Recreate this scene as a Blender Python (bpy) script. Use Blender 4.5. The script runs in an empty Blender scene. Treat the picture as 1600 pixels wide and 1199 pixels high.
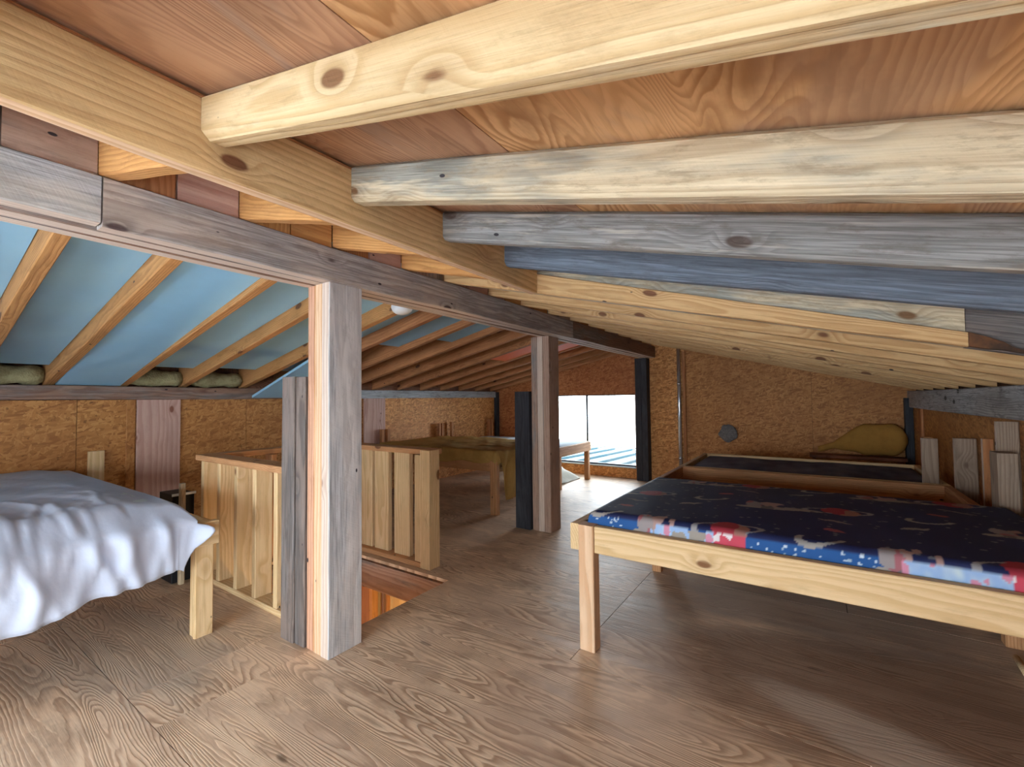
import bpy, bmesh, math, random
import numpy as np
from mathutils import Vector, Matrix

# ------------------------------------------------------------------ camera, world, light, exposure
S = 1.2                      # one layout unit (= eye height) in metres
SC = bpy.context.scene
COL = SC.collection
F, YAW, PITCH, ROLL = 696.0, math.radians(34.1), math.radians(1.96), math.radians(-0.6)
fw = Vector((-math.sin(YAW)*math.cos(PITCH), math.cos(YAW)*math.cos(PITCH), math.sin(PITCH)))
rt = Vector((math.cos(YAW), math.sin(YAW), 0)); up = rt.cross(fw)
rt2 = rt*math.cos(ROLL)+up*math.sin(ROLL); up2 = up*math.cos(ROLL)-rt*math.sin(ROLL)
cd = bpy.data.cameras.new('camera'); cam = bpy.data.objects.new('camera', cd); COL.objects.link(cam)
cd.sensor_width = 36; cd.lens = F/1600*36; cd.clip_start = .02; cd.clip_end = 400
m = Matrix((rt2, up2, -fw)).transposed().to_4x4(); m.translation = (0, 0, S); cam.matrix_world = m
SC.camera = cam
SC.view_settings.view_transform = 'Standard'; SC.view_settings.look = 'None'
SC.view_settings.gamma = 1; SC.view_settings.use_curve_mapping = False
SC.view_settings.exposure = 1.22
try:
    SC.cycles.use_denoising = True; SC.cycles.max_bounces = 10; SC.cycles.diffuse_bounces = 6
    SC.cycles.caustics_reflective = False; SC.cycles.caustics_refractive = False
except Exception: pass
W = bpy.data.worlds.new('overcast_sky'); SC.world = W; W.use_nodes = True
W.node_tree.nodes['Background'].inputs[0].default_value = (.86, .94, 1, 1)
W.node_tree.nodes['Background'].inputs[1].default_value = 8.0

def portal(x0, x1, z0, z1, y, face, side=False):
    l = bpy.data.lights.new('window_portal', 'AREA'); l.shape = 'RECTANGLE'
    l.size = (x1-x0)*S; l.size_y = (z1-z0)*S
    o = bpy.data.objects.new('window_portal', l); COL.objects.link(o)
    o.location = ((x0+x1)/2*S, y*S, (z0+z1)/2*S)
    o.rotation_euler = (math.radians(90*face), 0, 0)
    if side: o.location = (y*S, (x0+x1)/2*S, (z0+z1)/2*S); o.rotation_euler = (0, math.radians(90), 0); l.size, l.size_y = l.size_y, l.size
    l.cycles.is_portal = True
YF, YB = 5.42, -1.9                       # inner faces of the two gable walls
XL, XR = -3.95, .739                      # inner faces of the two low side walls
WX0, WX1, WZ0, WZ1 = -3.12, -1.83, .14, 1.04      # far window
BX0, BX1, BZ0, BZ1 = -2.6, .25, .2, 1.22           # window behind the photographer
portal(WX0, WX1, WZ0, WZ1, YF+.1, -1)
portal(BX0, BX1, BZ0, BZ1, YB-.1, 1)
SY0, SY1, SZ0, SZ1 = -1.75, -.1, .12, .84          # low window in the right wall, beside the photographer
portal(SY0, SY1, SZ0, SZ1, XR+.1, 1, True)
lb = bpy.data.lights.new('downstairs_bulb', 'POINT'); lb.energy = 20; lb.color = (1, .70, .36); lb.shadow_soft_size = .06
lbo = bpy.data.objects.new('downstairs_bulb', lb); COL.objects.link(lbo); lbo.location = (-2.0*S, 1.75*S, -1.0*S)

# ------------------------------------------------------------------ node helpers
class NT:
    def __init__(s, name):
        s.m = bpy.data.materials.new(name); s.m.use_nodes = True; s.t = s.m.node_tree
        s.b = s.t.nodes['Principled BSDF']; s.b.inputs['Roughness'].default_value = .75
        s.b.inputs['Specular IOR Level'].default_value = .3
    def n(s, typ, props=None, **inp):
        nd = s.t.nodes.new('ShaderNode'+typ)
        for k, v in (props or {}).items(): setattr(nd, k, v)
        for k, v in inp.items():
            key = int(k[1:]) if k[0] == 'i' and k[1:].isdigit() else k.replace('_', ' ')
            s.set(nd.inputs[key], v)
        return nd
    def set(s, sock, v):
        if isinstance(v, bpy.types.NodeSocket): s.t.links.new(v, sock)
        elif isinstance(v, (tuple, list)):
            if sock.type == 'RGBA' and len(v) == 3: v = (*v, 1)
            sock.default_value = v
        else: sock.default_value = v
    def math(s, op, a, b=0, c=0, clamp=False):
        return s.n('Math', dict(operation=op, use_clamp=clamp), i0=a, i1=b, i2=c).outputs[0]
    def vmath(s, op, a, b=(0, 0, 0)):
        return s.n('VectorMath', dict(operation=op), i0=a, i1=b).outputs[0]
    def noise(s, vec, scale=1, detail=2, rough=.5, dist=0):
        return s.n('TexNoise', Vector=vec, Scale=scale, Detail=detail, Roughness=rough, Distortion=dist).outputs[0]
    def ramp(s, x, a, b):          # smooth 0..1 between a and b
        nd = s.n('MapRange', dict(interpolation_type='SMOOTHSTEP'), i0=x, i1=a, i2=b); return nd.outputs[0]
    def mix(s, f, a, b, mode='MIX'):
        nd = s.n('Mix', dict(data_type='RGBA', blend_type=mode)); s.set(nd.inputs[0], f); s.set(nd.inputs[6], a); s.set(nd.inputs[7], b)
        return nd.outputs[2]
    def bump(s, h, strength=.3, dist=.003):
        s.t.links.new(s.n('Bump', Strength=strength, Distance=dist, Height=h).outputs[0], s.b.inputs['Normal'])
    def col(s, c): s.set(s.b.inputs['Base Color'], c)
    def bc(s, rnd=True):
        a = s.n('Attribute', dict(attribute_name='bc')).outputs['Vector']
        r = s.n('ObjectInfo').outputs['Random']
        return a, r

def lumber(name, light, dark, knot=(.16, .07, .03), ring=.011, grey=0, greycol=(.3, .29, .28), saw=.15, knots=.55, contrast=1, dirt=.35):
    k = NT(name); a, r = k.bc()
    off = k.n('CombineXYZ', X=k.math('MULTIPLY', r, 61), Y=k.math('MULTIPLY_ADD', k.math('FRACT', k.math('MULTIPLY', r, 7.3)), .22, -.11),
              Z=k.math('MULTIPLY_ADD', k.math('FRACT', k.math('MULTIPLY', r, 13.7)), .16, .03)).outputs[0]
    p = k.vmath('ADD', a, off)
    wob = k.noise(k.vmath('MULTIPLY', p, (1.3, 7, 7)), 1, 2)
    kn = k.n('TexVoronoi', dict(feature='F1'), Vector=k.vmath('MULTIPLY', p, (3.4, 6.5, 6.5)), Scale=1, Randomness=1)
    kd = kn.outputs['Distance']
    ksel = k.math('LESS_THAN', k.n('SeparateColor', Color=kn.outputs['Color']).outputs[0], knots)
    kinf = k.math('MULTIPLY', k.math('SUBTRACT', 1, k.ramp(kd, .0, .38)), ksel)
    sp = k.n('SeparateXYZ', Vector=p)
    d = k.math('SQRT', k.math('ADD', k.math('POWER', k.math('ABSOLUTE', sp.outputs[1]), 2), k.math('POWER', k.math('ABSOLUTE', sp.outputs[2]), 2)))
    d = k.math('MULTIPLY_ADD', wob, .055, d); d = k.math('MULTIPLY_ADD', kinf, .03, d)
    fr = k.math('FRACT', k.math('DIVIDE', d, ring))
    rings = k.math('MULTIPLY', k.ramp(fr, .15, .85), k.math('SUBTRACT', 1, k.ramp(fr, .86, 1.0)))
    fib = k.noise(k.vmath('MULTIPLY', p, (5, 160, 160)), 1, 3, .6)
    big = k.noise(k.vmath('MULTIPLY', p, (1.7, 9, 9)), 1, 4, .6)
    c = k.mix(k.math('MULTIPLY', rings, .75*contrast), light, dark)
    c = k.mix(k.math('MULTIPLY', k.ramp(fib, .45, .7), .32), c, dark)
    c = k.mix(k.math('MULTIPLY', k.ramp(big, .5, .72), dirt), c, tuple(x*.55 for x in dark))
    if grey: 
        gb = k.noise(k.vmath('MULTIPLY', p, (1.1, 5, 5)), 1, 5, .65)
        gc = k.mix(k.ramp(fib, .35, .7), greycol, tuple(x*.5 for x in greycol))
        gc = k.mix(k.math('MULTIPLY', rings, .45), gc, tuple(x*.38 for x in greycol))
        c = k.mix(k.ramp(gb, .62-.45*grey, .78-.42*grey), c, gc)
    kb = k.math('MULTIPLY', k.math('SUBTRACT', 1, k.ramp(kd, .10, .145)), ksel)
    c = k.mix(k.math('MULTIPLY', kinf, .22), c, tuple(x*.8 for x in knot)); c = k.mix(kb, c, knot)
    gr = k.noise(k.vmath('MULTIPLY', p, (7, 26, 26)), 1, 6, .75)
    c = k.mix(k.math('MULTIPLY', k.ramp(gr, .50, .66), dirt*1.1), c, tuple(x*.62 for x in dark))
    sc_ = k.noise(k.vmath('MULTIPLY', p, (2.6, 30, 30)), 1, 4, .7)
    c = k.mix(k.math('MULTIPLY', k.ramp(sc_, .56, .7), dirt*.8), c, tuple(min(1, x*1.25+.04) for x in light))
    # nail and screw heads: rare small dark dots
    nl = k.n('TexVoronoi', dict(feature='F1'), Vector=k.vmath('MULTIPLY', p, (4.5, 9, 9)), Scale=1).outputs['Distance']
    c = k.mix(k.math('SUBTRACT', 1, k.ramp(nl, .045, .06)), c, (.03, .025, .03))
    k.col(c)
    sawn = k.noise(k.n('Mapping', dict(vector_type='TEXTURE'), Vector=p, Rotation=(0, 0, .5), Scale=(.007, .09, .09)).outputs[0], 1, 2) if saw else 0
    h = k.math('MULTIPLY_ADD', rings, .4, fib)
    if saw: h = k.math('MULTIPLY_ADD', sawn, saw, h)
    k.bump(h, .45, .003); k.set(k.b.inputs['Roughness'], .72)
    return k.m

def plywood(name, light, dark, freq=34, patch=None, patchamt=.3, blotches=None, gl=.6, stretch=(.75, 3.6, 1)):
    k = NT(name); a, r = k.bc()
    p = k.vmath('ADD', a, k.n('CombineXYZ', X=k.math('MULTIPLY', r, 43), Y=k.math('MULTIPLY', r, 29), Z=0).outputs[0])
    fl = k.vmath('MULTIPLY', p, (1, 1, 0))
    base = k.noise(k.vmath('MULTIPLY', fl, stretch), 1, 2.2, .45, .5)
    wig = k.noise(k.vmath('MULTIPLY', fl, (9, 22, 1)), 1, 2)
    v = k.math('MULTIPLY_ADD', wig, .022, base)
    fr = k.math('FRACT', k.math('MULTIPLY', v, freq))
    line = k.math('MULTIPLY', k.ramp(fr, .2, .8), k.math('SUBTRACT', 1, k.ramp(fr, .84, 1)))
    amp = k.ramp(k.noise(k.vmath('MULTIPLY', fl, (.9, 1.8, 1)), 1, 2), .36, .6)
    fib = k.noise(k.vmath('MULTIPLY', fl, (6, 130, 1)), 1, 3, .6)
    mott = k.noise(k.vmath('MULTIPLY', fl, (3, 5, 1)), 1, 5, .65)
    c = k.mix(k.math('MULTIPLY', line, k.math('MULTIPLY_ADD', amp, .66, .24)), light, dark)
    c = k.mix(k.math('MULTIPLY', k.ramp(fib, .5, .75), .35), c, dark)
    c = k.mix(k.math('MULTIPLY', k.ramp(mott, .46, .66), .42), c, tuple(x*.6 for x in dark))
    vk = k.n('TexVoronoi', dict(feature='F1'), Vector=k.vmath('MULTIPLY', fl, (1.6, 4.6, 1)), Scale=1)
    c = k.mix(k.math('MULTIPLY', k.math('SUBTRACT', 1, k.ramp(vk.outputs['Distance'], .035, .075)), .85), c, tuple(x*.35 for x in dark))
    if patch:
        pn = k.noise(k.vmath('MULTIPLY', fl, (1.3, 1.9, 1)), 1, 4, .6, .8)
        c = k.mix(k.math('MULTIPLY', k.ramp(pn, .52, .6), patchamt), c, patch)
    if blotches:
        for (wx, wy, sx, sy, ang, colr, amt) in blotches:
            # tinted blotches at fixed places of the floor, in metres
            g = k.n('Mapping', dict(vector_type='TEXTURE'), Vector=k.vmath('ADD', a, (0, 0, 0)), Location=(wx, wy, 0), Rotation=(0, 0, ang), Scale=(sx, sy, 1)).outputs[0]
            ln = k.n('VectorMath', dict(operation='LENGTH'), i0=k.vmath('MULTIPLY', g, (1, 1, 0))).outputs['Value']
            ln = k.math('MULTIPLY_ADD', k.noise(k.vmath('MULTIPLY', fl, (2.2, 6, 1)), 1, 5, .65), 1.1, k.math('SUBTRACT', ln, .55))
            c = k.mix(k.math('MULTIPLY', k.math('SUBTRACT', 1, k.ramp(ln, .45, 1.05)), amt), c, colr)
    k.col(c); k.bump(k.math('MULTIPLY_ADD', line, -.7, fib), .35, .002)
    k.set(k.b.inputs['Roughness'], gl)
    return k.m

def osb(name, light, mid, dark, sc=1):
    k = NT(name); a, r = k.bc()
    p = k.vmath('ADD', a, k.n('CombineXYZ', X=k.math('MULTIPLY', r, 17), Y=k.math('MULTIPLY', r, 23), Z=0).outputs[0])
    p = k.vmath('MULTIPLY', p, (1, 1, 0))
    sel = k.noise(p, 13*sc, 2)
    out = None; hh = None
    for i, ang in enumerate((.2, 1.25, 2.4)):
        q = k.n('Mapping', dict(vector_type='TEXTURE'), Vector=p, Rotation=(0, 0, ang), Scale=(1/(16*sc), 1/(52*sc), 1), Location=(i*3.3, i*7.1, 0)).outputs[0]
        vo = k.n('TexVoronoi', dict(feature='F1'), Vector=q, Scale=1, Randomness=1)
        ed = vo.outputs['Distance']
        rv = k.n('SeparateColor', Color=vo.outputs['Color']).outputs[0]
        cc = k.mix(k.ramp(rv, .1, .6), dark, mid); cc = k.mix(k.ramp(rv, .6, .95), cc, light)
        if out is None: out, hh = cc, rv
        else:
            f = k.ramp(sel, .40+.1*i-.02, .40+.1*i+.02); f = k.math('MULTIPLY', f, k.math('GREATER_THAN', rv, .3))
            out = k.mix(f, out, cc); hh = k.n('Mix', i0=f, i2=hh, i3=rv).outputs[0]
    big = k.noise(p, 1.6, 4, .6)
    out = k.mix(k.math('MULTIPLY', k.ramp(big, .42, .7), .45), out, dark)
    sm = k.noise(p, 26, 3, .6)
    out = k.mix(k.math('MULTIPLY', k.ramp(sm, .62, .7), .6), out, tuple(x*.35 for x in dark))
    k.col(out); k.bump(hh, .35, .002); k.set(k.b.inputs['Roughness'], .6)
    return k.m

def plain(name, c, rough=.6, noise=0, nscale=8, c2=None, bump=0, metal=0, spec=.3, sheen=0, bscale=60, bdist=.002):
    k = NT(name); tc = k.n('TexCoord').outputs['Object']
    if noise:
        k.col(k.mix(k.math('MULTIPLY', k.ramp(k.noise(tc, nscale, 5, .65), .38, .68), noise), c, c2 or tuple(x*.5 for x in c)))
    else: k.col(c)
    if bump: k.bump(k.noise(tc, bscale, 4, .6), bump, bdist)
    k.set(k.b.inputs['Roughness'], rough); k.set(k.b.inputs['Metallic'], metal); k.set(k.b.inputs['Specular IOR Level'], spec)
    if sheen: k.set(k.b.inputs['Sheen Weight'], sheen)
    return k.m

M = {}
M['pine'] = lumber('fresh_pine', (.66, .42, .20), (.47, .25, .095), (.17, .07, .03), dirt=.25)
M['pale'] = lumber('pale_pine', (.72, .54, .31), (.55, .36, .17), (.22, .11, .05), dirt=.3, saw=.4, grey=.12, greycol=(.66, .64, .52), ring=.016)
M['hdr'] = lumber('header_pine', (.74, .50, .25), (.55, .33, .14), (.18, .07, .03), dirt=.35, saw=.4, ring=.016)
M['bedpine'] = lumber('bed_pine', (.76, .55, .31), (.60, .39, .18), (.20, .09, .035), dirt=.2, saw=0, knots=.75, ring=.014)
M['bedred'] = lumber('reddish_bed_pine', (.60, .32, .15), (.42, .19, .08), (.17, .07, .03), dirt=.3, saw=0)
M['orange'] = lumber('orange_rafter', (.66, .34, .12), (.47, .20, .06), (.16, .06, .03), dirt=.3)
M['lraf'] = lumber('orange_rafter_shaded', (.54, .27, .10), (.36, .155, .05), (.12, .05, .025), dirt=.35)  # orange rafter wood darkened: scarce light on the left roof painted in
M['redraf'] = lumber('shaded_rafter', (.50, .22, .09), (.34, .13, .05), (.12, .05, .03), dirt=.35)
M['weath'] = lumber('weathered_pale', (.66, .54, .36), (.46, .34, .21), (.17, .085, .035), grey=.42, greycol=(.42, .40, .34), saw=.4, knots=.9, dirt=.55)
M['grey'] = lumber('grey_weathered', (.46, .39, .31), (.24, .20, .17), (.08, .055, .045), grey=.62, greycol=(.34, .325, .31), dirt=.6, knots=.7)
M['blue'] = lumber('blue_grey_weathered', (.22, .24, .28), (.10, .12, .15), (.05, .05, .06), grey=.75, greycol=(.19, .225, .28), dirt=.4)
M['ridge'] = lumber('ridge_grey', (.56, .46, .39), (.30, .23, .19), (.08, .05, .05), grey=.5, greycol=(.48, .43, .41), ring=.016, knots=.8)
M['ridgel'] = lumber('ridge_light', (.58, .54, .48), (.42, .38, .34), (.15, .11, .1), grey=.6, greycol=(.52, .52, .52), saw=.8)
M['post'] = lumber('post_grey', (.66, .61, .58), (.48, .43, .41), (.10, .08, .08), grey=.5, greycol=(.60, .59, .60), saw=.5, knots=.15, ring=.02)
M['edge'] = lumber('fresh_edge', (.78, .54, .35), (.60, .34, .18), (.35, .14, .06), ring=.02, knots=.1, dirt=.2)
M['edgepink'] = lumber('pinkish_edge', (.66, .38, .25), (.46, .21, .12), (.30, .10, .05), ring=.02, knots=.1, dirt=.25)
M['edgelight'] = lumber('light_edge', (.70, .58, .49), (.52, .38, .30), (.35, .2, .14), ring=.02, knots=.1, dirt=.15)
M['old'] = lumber('old_dark_board', (.22, .17, .145), (.10, .078, .07), (.03, .022, .02), grey=.4, greycol=(.20, .175, .165), knots=.5, ring=.016)
M['black'] = lumber('black_stained', (.045, .045, .055), (.018, .018, .024), (.01, .01, .01), grey=.4, greycol=(.07, .075, .09), knots=.1)
M['post2'] = lumber('brown_post', (.48, .33, .25), (.31, .18, .13), (.12, .06, .04), ring=.018, grey=.25, knots=.3)
M['plate'] = lumber('dark_plate', (.32, .19, .13), (.18, .09, .06), (.06, .03, .02), grey=.35, greycol=(.30, .25, .23))
M['plateR'] = lumber('grey_plate', (.46, .45, .44), (.22, .21, .21), (.06, .06, .06), grey=.45, greycol=(.62, .64, .66), dirt=.6)
M['pinkb'] = lumber('pinkish_board', (.62, .40, .33), (.48, .27, .21), (.20, .07, .04), ring=.03, knots=.7, dirt=.2)
M['greyend'] = lumber('head_post_wood', (.34, .24, .17), (.22, .145, .10), (.15, .09, .06), dirt=.2, saw=0)
M['char'] = plain('charred_wood', (.05, .025, .015), .8, .7, 14, (.2, .08, .03))
M['floor'] = plywood('floor_plywood', (.78, .595, .425), (.40, .255, .165), 40, patch=(.52, .38, .28), patchamt=.5,
    blotches=[(.15, 2.35, 1.1, .62, .2, (.20, .125, .085), .7), (.15, 2.02, .5, .16, -.35, (.66, .58, .48), .6), (-2.9, .75, .9, .45, .1, (.34, .32, .28), .6),
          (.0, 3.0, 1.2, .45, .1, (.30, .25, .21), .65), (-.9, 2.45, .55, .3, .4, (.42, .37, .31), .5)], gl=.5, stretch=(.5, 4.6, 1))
M['ply'] = plywood('roof_plywood', (.72, .43, .22), (.42, .20, .075), 42, patch=(.34, .22, .18), patchamt=.4)
M['plyred'] = plywood('roof_plywood_reddish', (.52, .30, .18), (.33, .16, .09), 36, patch=(.40, .28, .22), patchamt=.5)
M['plydark'] = plywood('roof_plywood_dark', (.30, .13, .07), (.17, .06, .03), 30)
M['plylit'] = plywood('roof_plywood_lit_orange', (.85, .25, .04), (.65, .15, .02), 30)  # plywood tinted strong orange: warm glow of one bay put into its colour
M['osb'] = osb('strand_board', (.58, .28, .09), (.48, .21, .062), (.33, .13, .038), 1.25)
M['osbred'] = osb('strand_board_reddish', (.56, .22, .08), (.46, .16, .053), (.33, .10, .034), 1.25)
M['osbbright'] = osb('strand_board_bright', (.84, .44, .16), (.66, .29, .09), (.44, .17, .05), 1.25)
M['foam'] = plain('blue_foam', (.33, .60, .80), .45, .3, 2.2, (.27, .50, .68), .12, bscale=180, bdist=.001)
M['batt'] = plain('yellow_batt', (.42, .38, .20), .95, .7, 22, (.24, .20, .09), .9, bscale=70, bdist=.012)
M['steel'] = plain('galvanised_steel', (.74, .80, .86), .22, .15, 30, (.5, .54, .58), metal=.8, spec=.8)
M['white'] = plain('white_plastic', (.82, .84, .86), .4)
M['cable'] = plain('cable_white', (.85, .85, .8), .5)
M['bluecap'] = plain('blue_wire_cap', (.03, .22, .5), .4)
M['blackpl'] = plain('black_plastic', (.012, .012, .014), .5)
M['frame'] = plain('dark_window_frame', (.03, .035, .05), .4, spec=.5)
M['fluff'] = plain('grey_fibre', (.16, .15, .15), .95, .6, 40, (.30, .29, .28), .9, bscale=90, bdist=.01)
M['mustard'] = plain('mustard_cloth', (.42, .22, .045), .85, .5, 9, (.28, .14, .03), .25, bscale=40)
M['olive'] = plain('olive_blanket', (.48, .30, .10), .95, .55, 7, (.31, .19, .065), .4, bscale=120, spec=.03)
M['greycloth'] = plain('grey_cloth', (.36, .35, .30), .9, .4, 8, (.24, .23, .2), .3, bscale=90)
M['palecloth'] = plain('pale_blue_sheet', (.62, .72, .78), .8, .3, 5, (.5, .6, .66), .2)
M['sheet'] = plain('white_cotton', (.53, .58, .71), .85, .2, 4, (.46, .51, .64), .12, bscale=45, bdist=.006)
M['oranges'] = plain('saturated_orange', (.9, .16, .015), .5)
M['snow'] = plain('snowy_ground', (.85, .88, .92), .9, .2, 1.5, (.7, .75, .8))
M['roofm'] = plain('metal_roof', (.026, .062, .080), .6, .9, 1.2, (.05, .07, .08), spec=.1)
M['lowp'] = lumber('warm_panelling', (.88, .68, .38), (.78, .55, .27), dirt=.15, saw=0)
k = NT('printed_cotton'); ca = k.n('Attribute', dict(attribute_name='print')).outputs['Color']; k.col(ca)
k.bump(k.noise(k.n('TexCoord').outputs['Object'], 260, 3), .15, .001); k.set(k.b.inputs['Roughness'], .7); M['print'] = k.m
k = NT('window_glass'); tr = k.n('BsdfTransparent', Color=(.97, .99, 1)).outputs[0]; gl = k.n('BsdfGlossy', Roughness=.02).outputs[0]
fr = k.math('MULTIPLY', k.n('Fresnel', IOR=1.45).outputs[0], .8)
mx = k.n('MixShader'); k.set(mx.inputs[0], fr); k.set(mx.inputs[1], tr); k.set(mx.inputs[2], gl)
k.t.links.new(mx.outputs[0], k.t.nodes['Material Output'].inputs['Surface']); M['glass'] = k.m

# ------------------------------------------------------------------ object helpers (layout units in, metres out)
rng = random.Random(7)
def tag(o, label=None, cat=None, group=None, kind=None):
    for kk, v in (('label', label), ('category', cat), ('group', group), ('kind', kind)):
        if v: o[kk] = v
    return o
def empty(name, loc, label=None, cat=None, group=None, kind=None):
    o = bpy.data.objects.new(name, None); COL.objects.link(o); o.location = Vector(loc)*S; o.empty_display_size = .1
    return tag(o, label, cat, group, kind)
def world_loc(o):
    l = Vector((0, 0, 0))
    while o is not None: l += o.location; o = o.parent
    return l
def obj(name, verts, faces, mat, parent=None, axes=((1, 0, 0), (0, 1, 0)), origin=None, mats=None, fmat=None, smooth=False, label=None, bcs=None):
    V = np.array(verts, float)*S
    u, v = np.array(axes[0], float), np.array(axes[1], float); w = np.cross(u, v)
    bc = np.array(bcs, float)*S if bcs is not None else np.stack([V@u, V@v, V@w], 1)
    base = world_loc(parent) if parent is not None else Vector((0, 0, 0))
    loc = Vector(origin)*S if origin is not None else Vector(V.mean(0)) if parent is None else base
    if origin is None and parent is None: loc = Vector((V[:, 0].mean(), V[:, 1].mean(), V[:, 2].min()))
    me = bpy.data.meshes.new(name); me.from_pydata((V-np.array(loc)).tolist(), [], faces)
    at = me.attributes.new('bc', 'FLOAT_VECTOR', 'POINT'); at.data.foreach_set('vector', bc.astype(np.float32).ravel())
    for mm in (mats or [mat]): me.materials.append(mm)
    if fmat is not None: me.polygons.foreach_set('material_index', fmat)
    if smooth: me.polygons.foreach_set('use_smooth', [True]*len(faces))
    me.validate(); me.update()
    o = bpy.data.objects.new(name, me); COL.objects.link(o)
    o.parent = parent; o.location = loc-base
    if label: o['label'] = label
    return o

def board(name, x0, x1, y0, y1, z0, z1, mat, parent=None, edge=None, seg=None, ch=.0035, jit=.0012, shear=None, axis=None, label=None, warp=None):
    """sawn board: chamfered octagonal section run along its longest axis; shear = function(x) giving the rise in z"""
    lo, hi = np.array((x0, y0, z0), float), np.array((x1, y1, z1), float); d = hi-lo
    a = int(np.argmax(d)) if axis is None else axis
    rest = [i for i in range(3) if i != a]; b, c = sorted(rest, key=lambda i: -d[i])
    n = seg or max(1, min(8, int(d[a]/.35)))
    ch = min(ch, d[c]*.3); r = random.Random(rng.random())
    sec = [(ch, 0), (d[b]-ch, 0), (d[b], ch), (d[b], d[c]-ch), (d[b]-ch, d[c]), (ch, d[c]), (0, d[c]-ch), (0, ch)]
    vs, bcs, fs, fm = [], [], [], []
    for i in range(n+1):
        t = i/n; ph = [(r.random()-.5)*2*jit for _ in range(2)]
        for (p, q) in sec:
            P = np.zeros(3); P[a] = lo[a]+d[a]*t; P[b] = lo[b]+p+(ph[0] if 0 < i < n else 0); P[c] = lo[c]+q+(ph[1] if 0 < i < n else 0)
            bcs.append((P[a], P[b]-lo[b], P[c]-lo[c]))
            if shear: P[2] += shear(P[0])
            if warp: P = np.array(warp(P))
            vs.append(P)
    for i in range(n):
        for j in range(8):
            k0, k1 = i*8+j, i*8+(j+1) % 8
            fs.append((k0, k1, k1+8, k0+8)); fm.append(1 if edge is not None and j in (2, 6) else 0)
    fs.append(tuple(range(7, -1, -1))); fs.append(tuple(n*8+j for j in range(8))); fm += [0, 0]
    o = obj(name, vs, fs, mat, parent, mats=[mat, edge] if edge is not None else [mat], fmat=fm, bcs=bcs, label=label)
    bm = bmesh.new(); bm.from_mesh(o.data); bmesh.ops.recalc_face_normals(bm, faces=bm.faces); bm.to_mesh(o.data); bm.free()
    return o

def prism(name, pts, thick, mat, parent=None, axes=((1, 0, 0), (0, 1, 0)), label=None):
    """flat panel: planar outline pts, thickness vector"""
    n = len(pts); P = [np.array(p, float) for p in pts]; T = np.array(thick, float)
    vs = P+[p+T for p in P]
    fs = [tuple(range(n)), tuple(range(2*n-1, n-1, -1))]+[(i, i+n, (i+1) % n+n, (i+1) % n) for i in range(n)]
    o = obj(name, vs, fs, mat, parent, axes, label=label)
    bm = bmesh.new(); bm.from_mesh(o.data); bmesh.ops.recalc_face_normals(bm, faces=bm.faces); bm.to_mesh(o.data); bm.free()
    return o

def tube(name, path, rad, mat, parent=None, sides=14, cap=True, label=None, closed_rad=None):
    P = [Vector(p) for p in path]; vs, fs = [], []; prev = None
    for i, p in enumerate(P):
        t = (P[min(i+1, len(P)-1)]-P[max(i-1, 0)]).normalized()
        x = prev.cross(t).cross(prev) if False else None
        ref = Vector((0, 0, 1)) if abs(t.z) < .9 else Vector((1, 0, 0))
        if prev is None: n1 = t.cross(ref).normalized()
        else: n1 = (prev-t*prev.dot(t)).normalized()
        prev = n1; n2 = t.cross(n1); r = rad[i] if isinstance(rad, (list, tuple)) else rad
        for j in range(sides):
            a = 2*math.pi*j/sides; vs.append(p+n1*math.cos(a)*r+n2*math.sin(a)*r)
    for i in range(len(P)-1):
        for j in range(sides):
            a, b = i*sides+j, i*sides+(j+1) % sides; fs.append((a, b, b+sides, a+sides))
    if cap: fs.append(tuple(range(sides-1, -1, -1))); fs.append(tuple((len(P)-1)*sides+j for j in range(sides)))
    return obj(name, vs, fs, mat, parent, smooth=True, label=label)

def fnoise(x, y, seed):
    return (math.sin(x*1.0+seed*1.7+1.3*math.sin(y*.7+seed))+.6*math.sin(x*2.3-seed+.9*math.sin(y*1.9))+.35*math.sin(x*4.9+2.1*seed+y*.8))/1.95

# ------------------------------------------------------------------ roof geometry
XRG = -1.574                              # right face of the ridge beam
SR, SL, DEP = .25, .2174, .165            # slopes and rafter depth
zr = lambda x: 1.615-SR*(x-XRG)           # underside of the full-depth right rafters
zl = lambda x: 1.615+SL*(x+1.65)          # underside of the left rafters
XM = -1.62                                # roof apex
zroof = lambda x: (zr(x) if x > XM else zl(x))+DEP

# ------------------------------------------------------------------ floor: plywood sheets around the stair opening
HX0, HX1, HY0, HY1 = -2.82, -1.70, 1.215, 1.865
floor = empty('floor', (-1.6, 2, 0), kind='structure')
FT = .018
ycuts = [-2.0, -.48, .54, 1.56, 2.58, 3.6, 4.62, 5.6]
for i in range(len(ycuts)-1):
    y0, y1 = ycuts[i], ycuts[i+1]; g = .0014
    xc = [-4.1, -2.83, -.8, .9] if i % 2 else [-4.1, -1.95, .1, .9]
    for j in range(len(xc)-1):
        x0, x1 = xc[j], xc[j+1]
        pieces = [(x0, x1, y0, y1)]
        hx0, hx1, hy0, hy1 = max(x0, HX0), min(x1, HX1), max(y0, HY0), min(y1, HY1)
        if hx0 < hx1 and hy0 < hy1:
            pieces = [(x0, hx0, y0, y1), (hx1, x1, y0, y1), (hx0, hx1, y0, hy0), (hx0, hx1, hy1, y1)]
        for (a, b, c, d) in pieces:
            if b-a < .004 or d-c < .004: continue
            g2 = g
            prism('plywood_sheet', [(a+g2*(a == x0), c+g2*(c == y0), 0), (b-g2*(b == x1), c+g2*(c == y0), 0), (b-g2*(b == x1), d-g2*(d == y1), 0), (a+g2*(a == x0), d-g2*(d == y1), 0)], (0, 0, -FT), M['floor'], floor)
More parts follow.
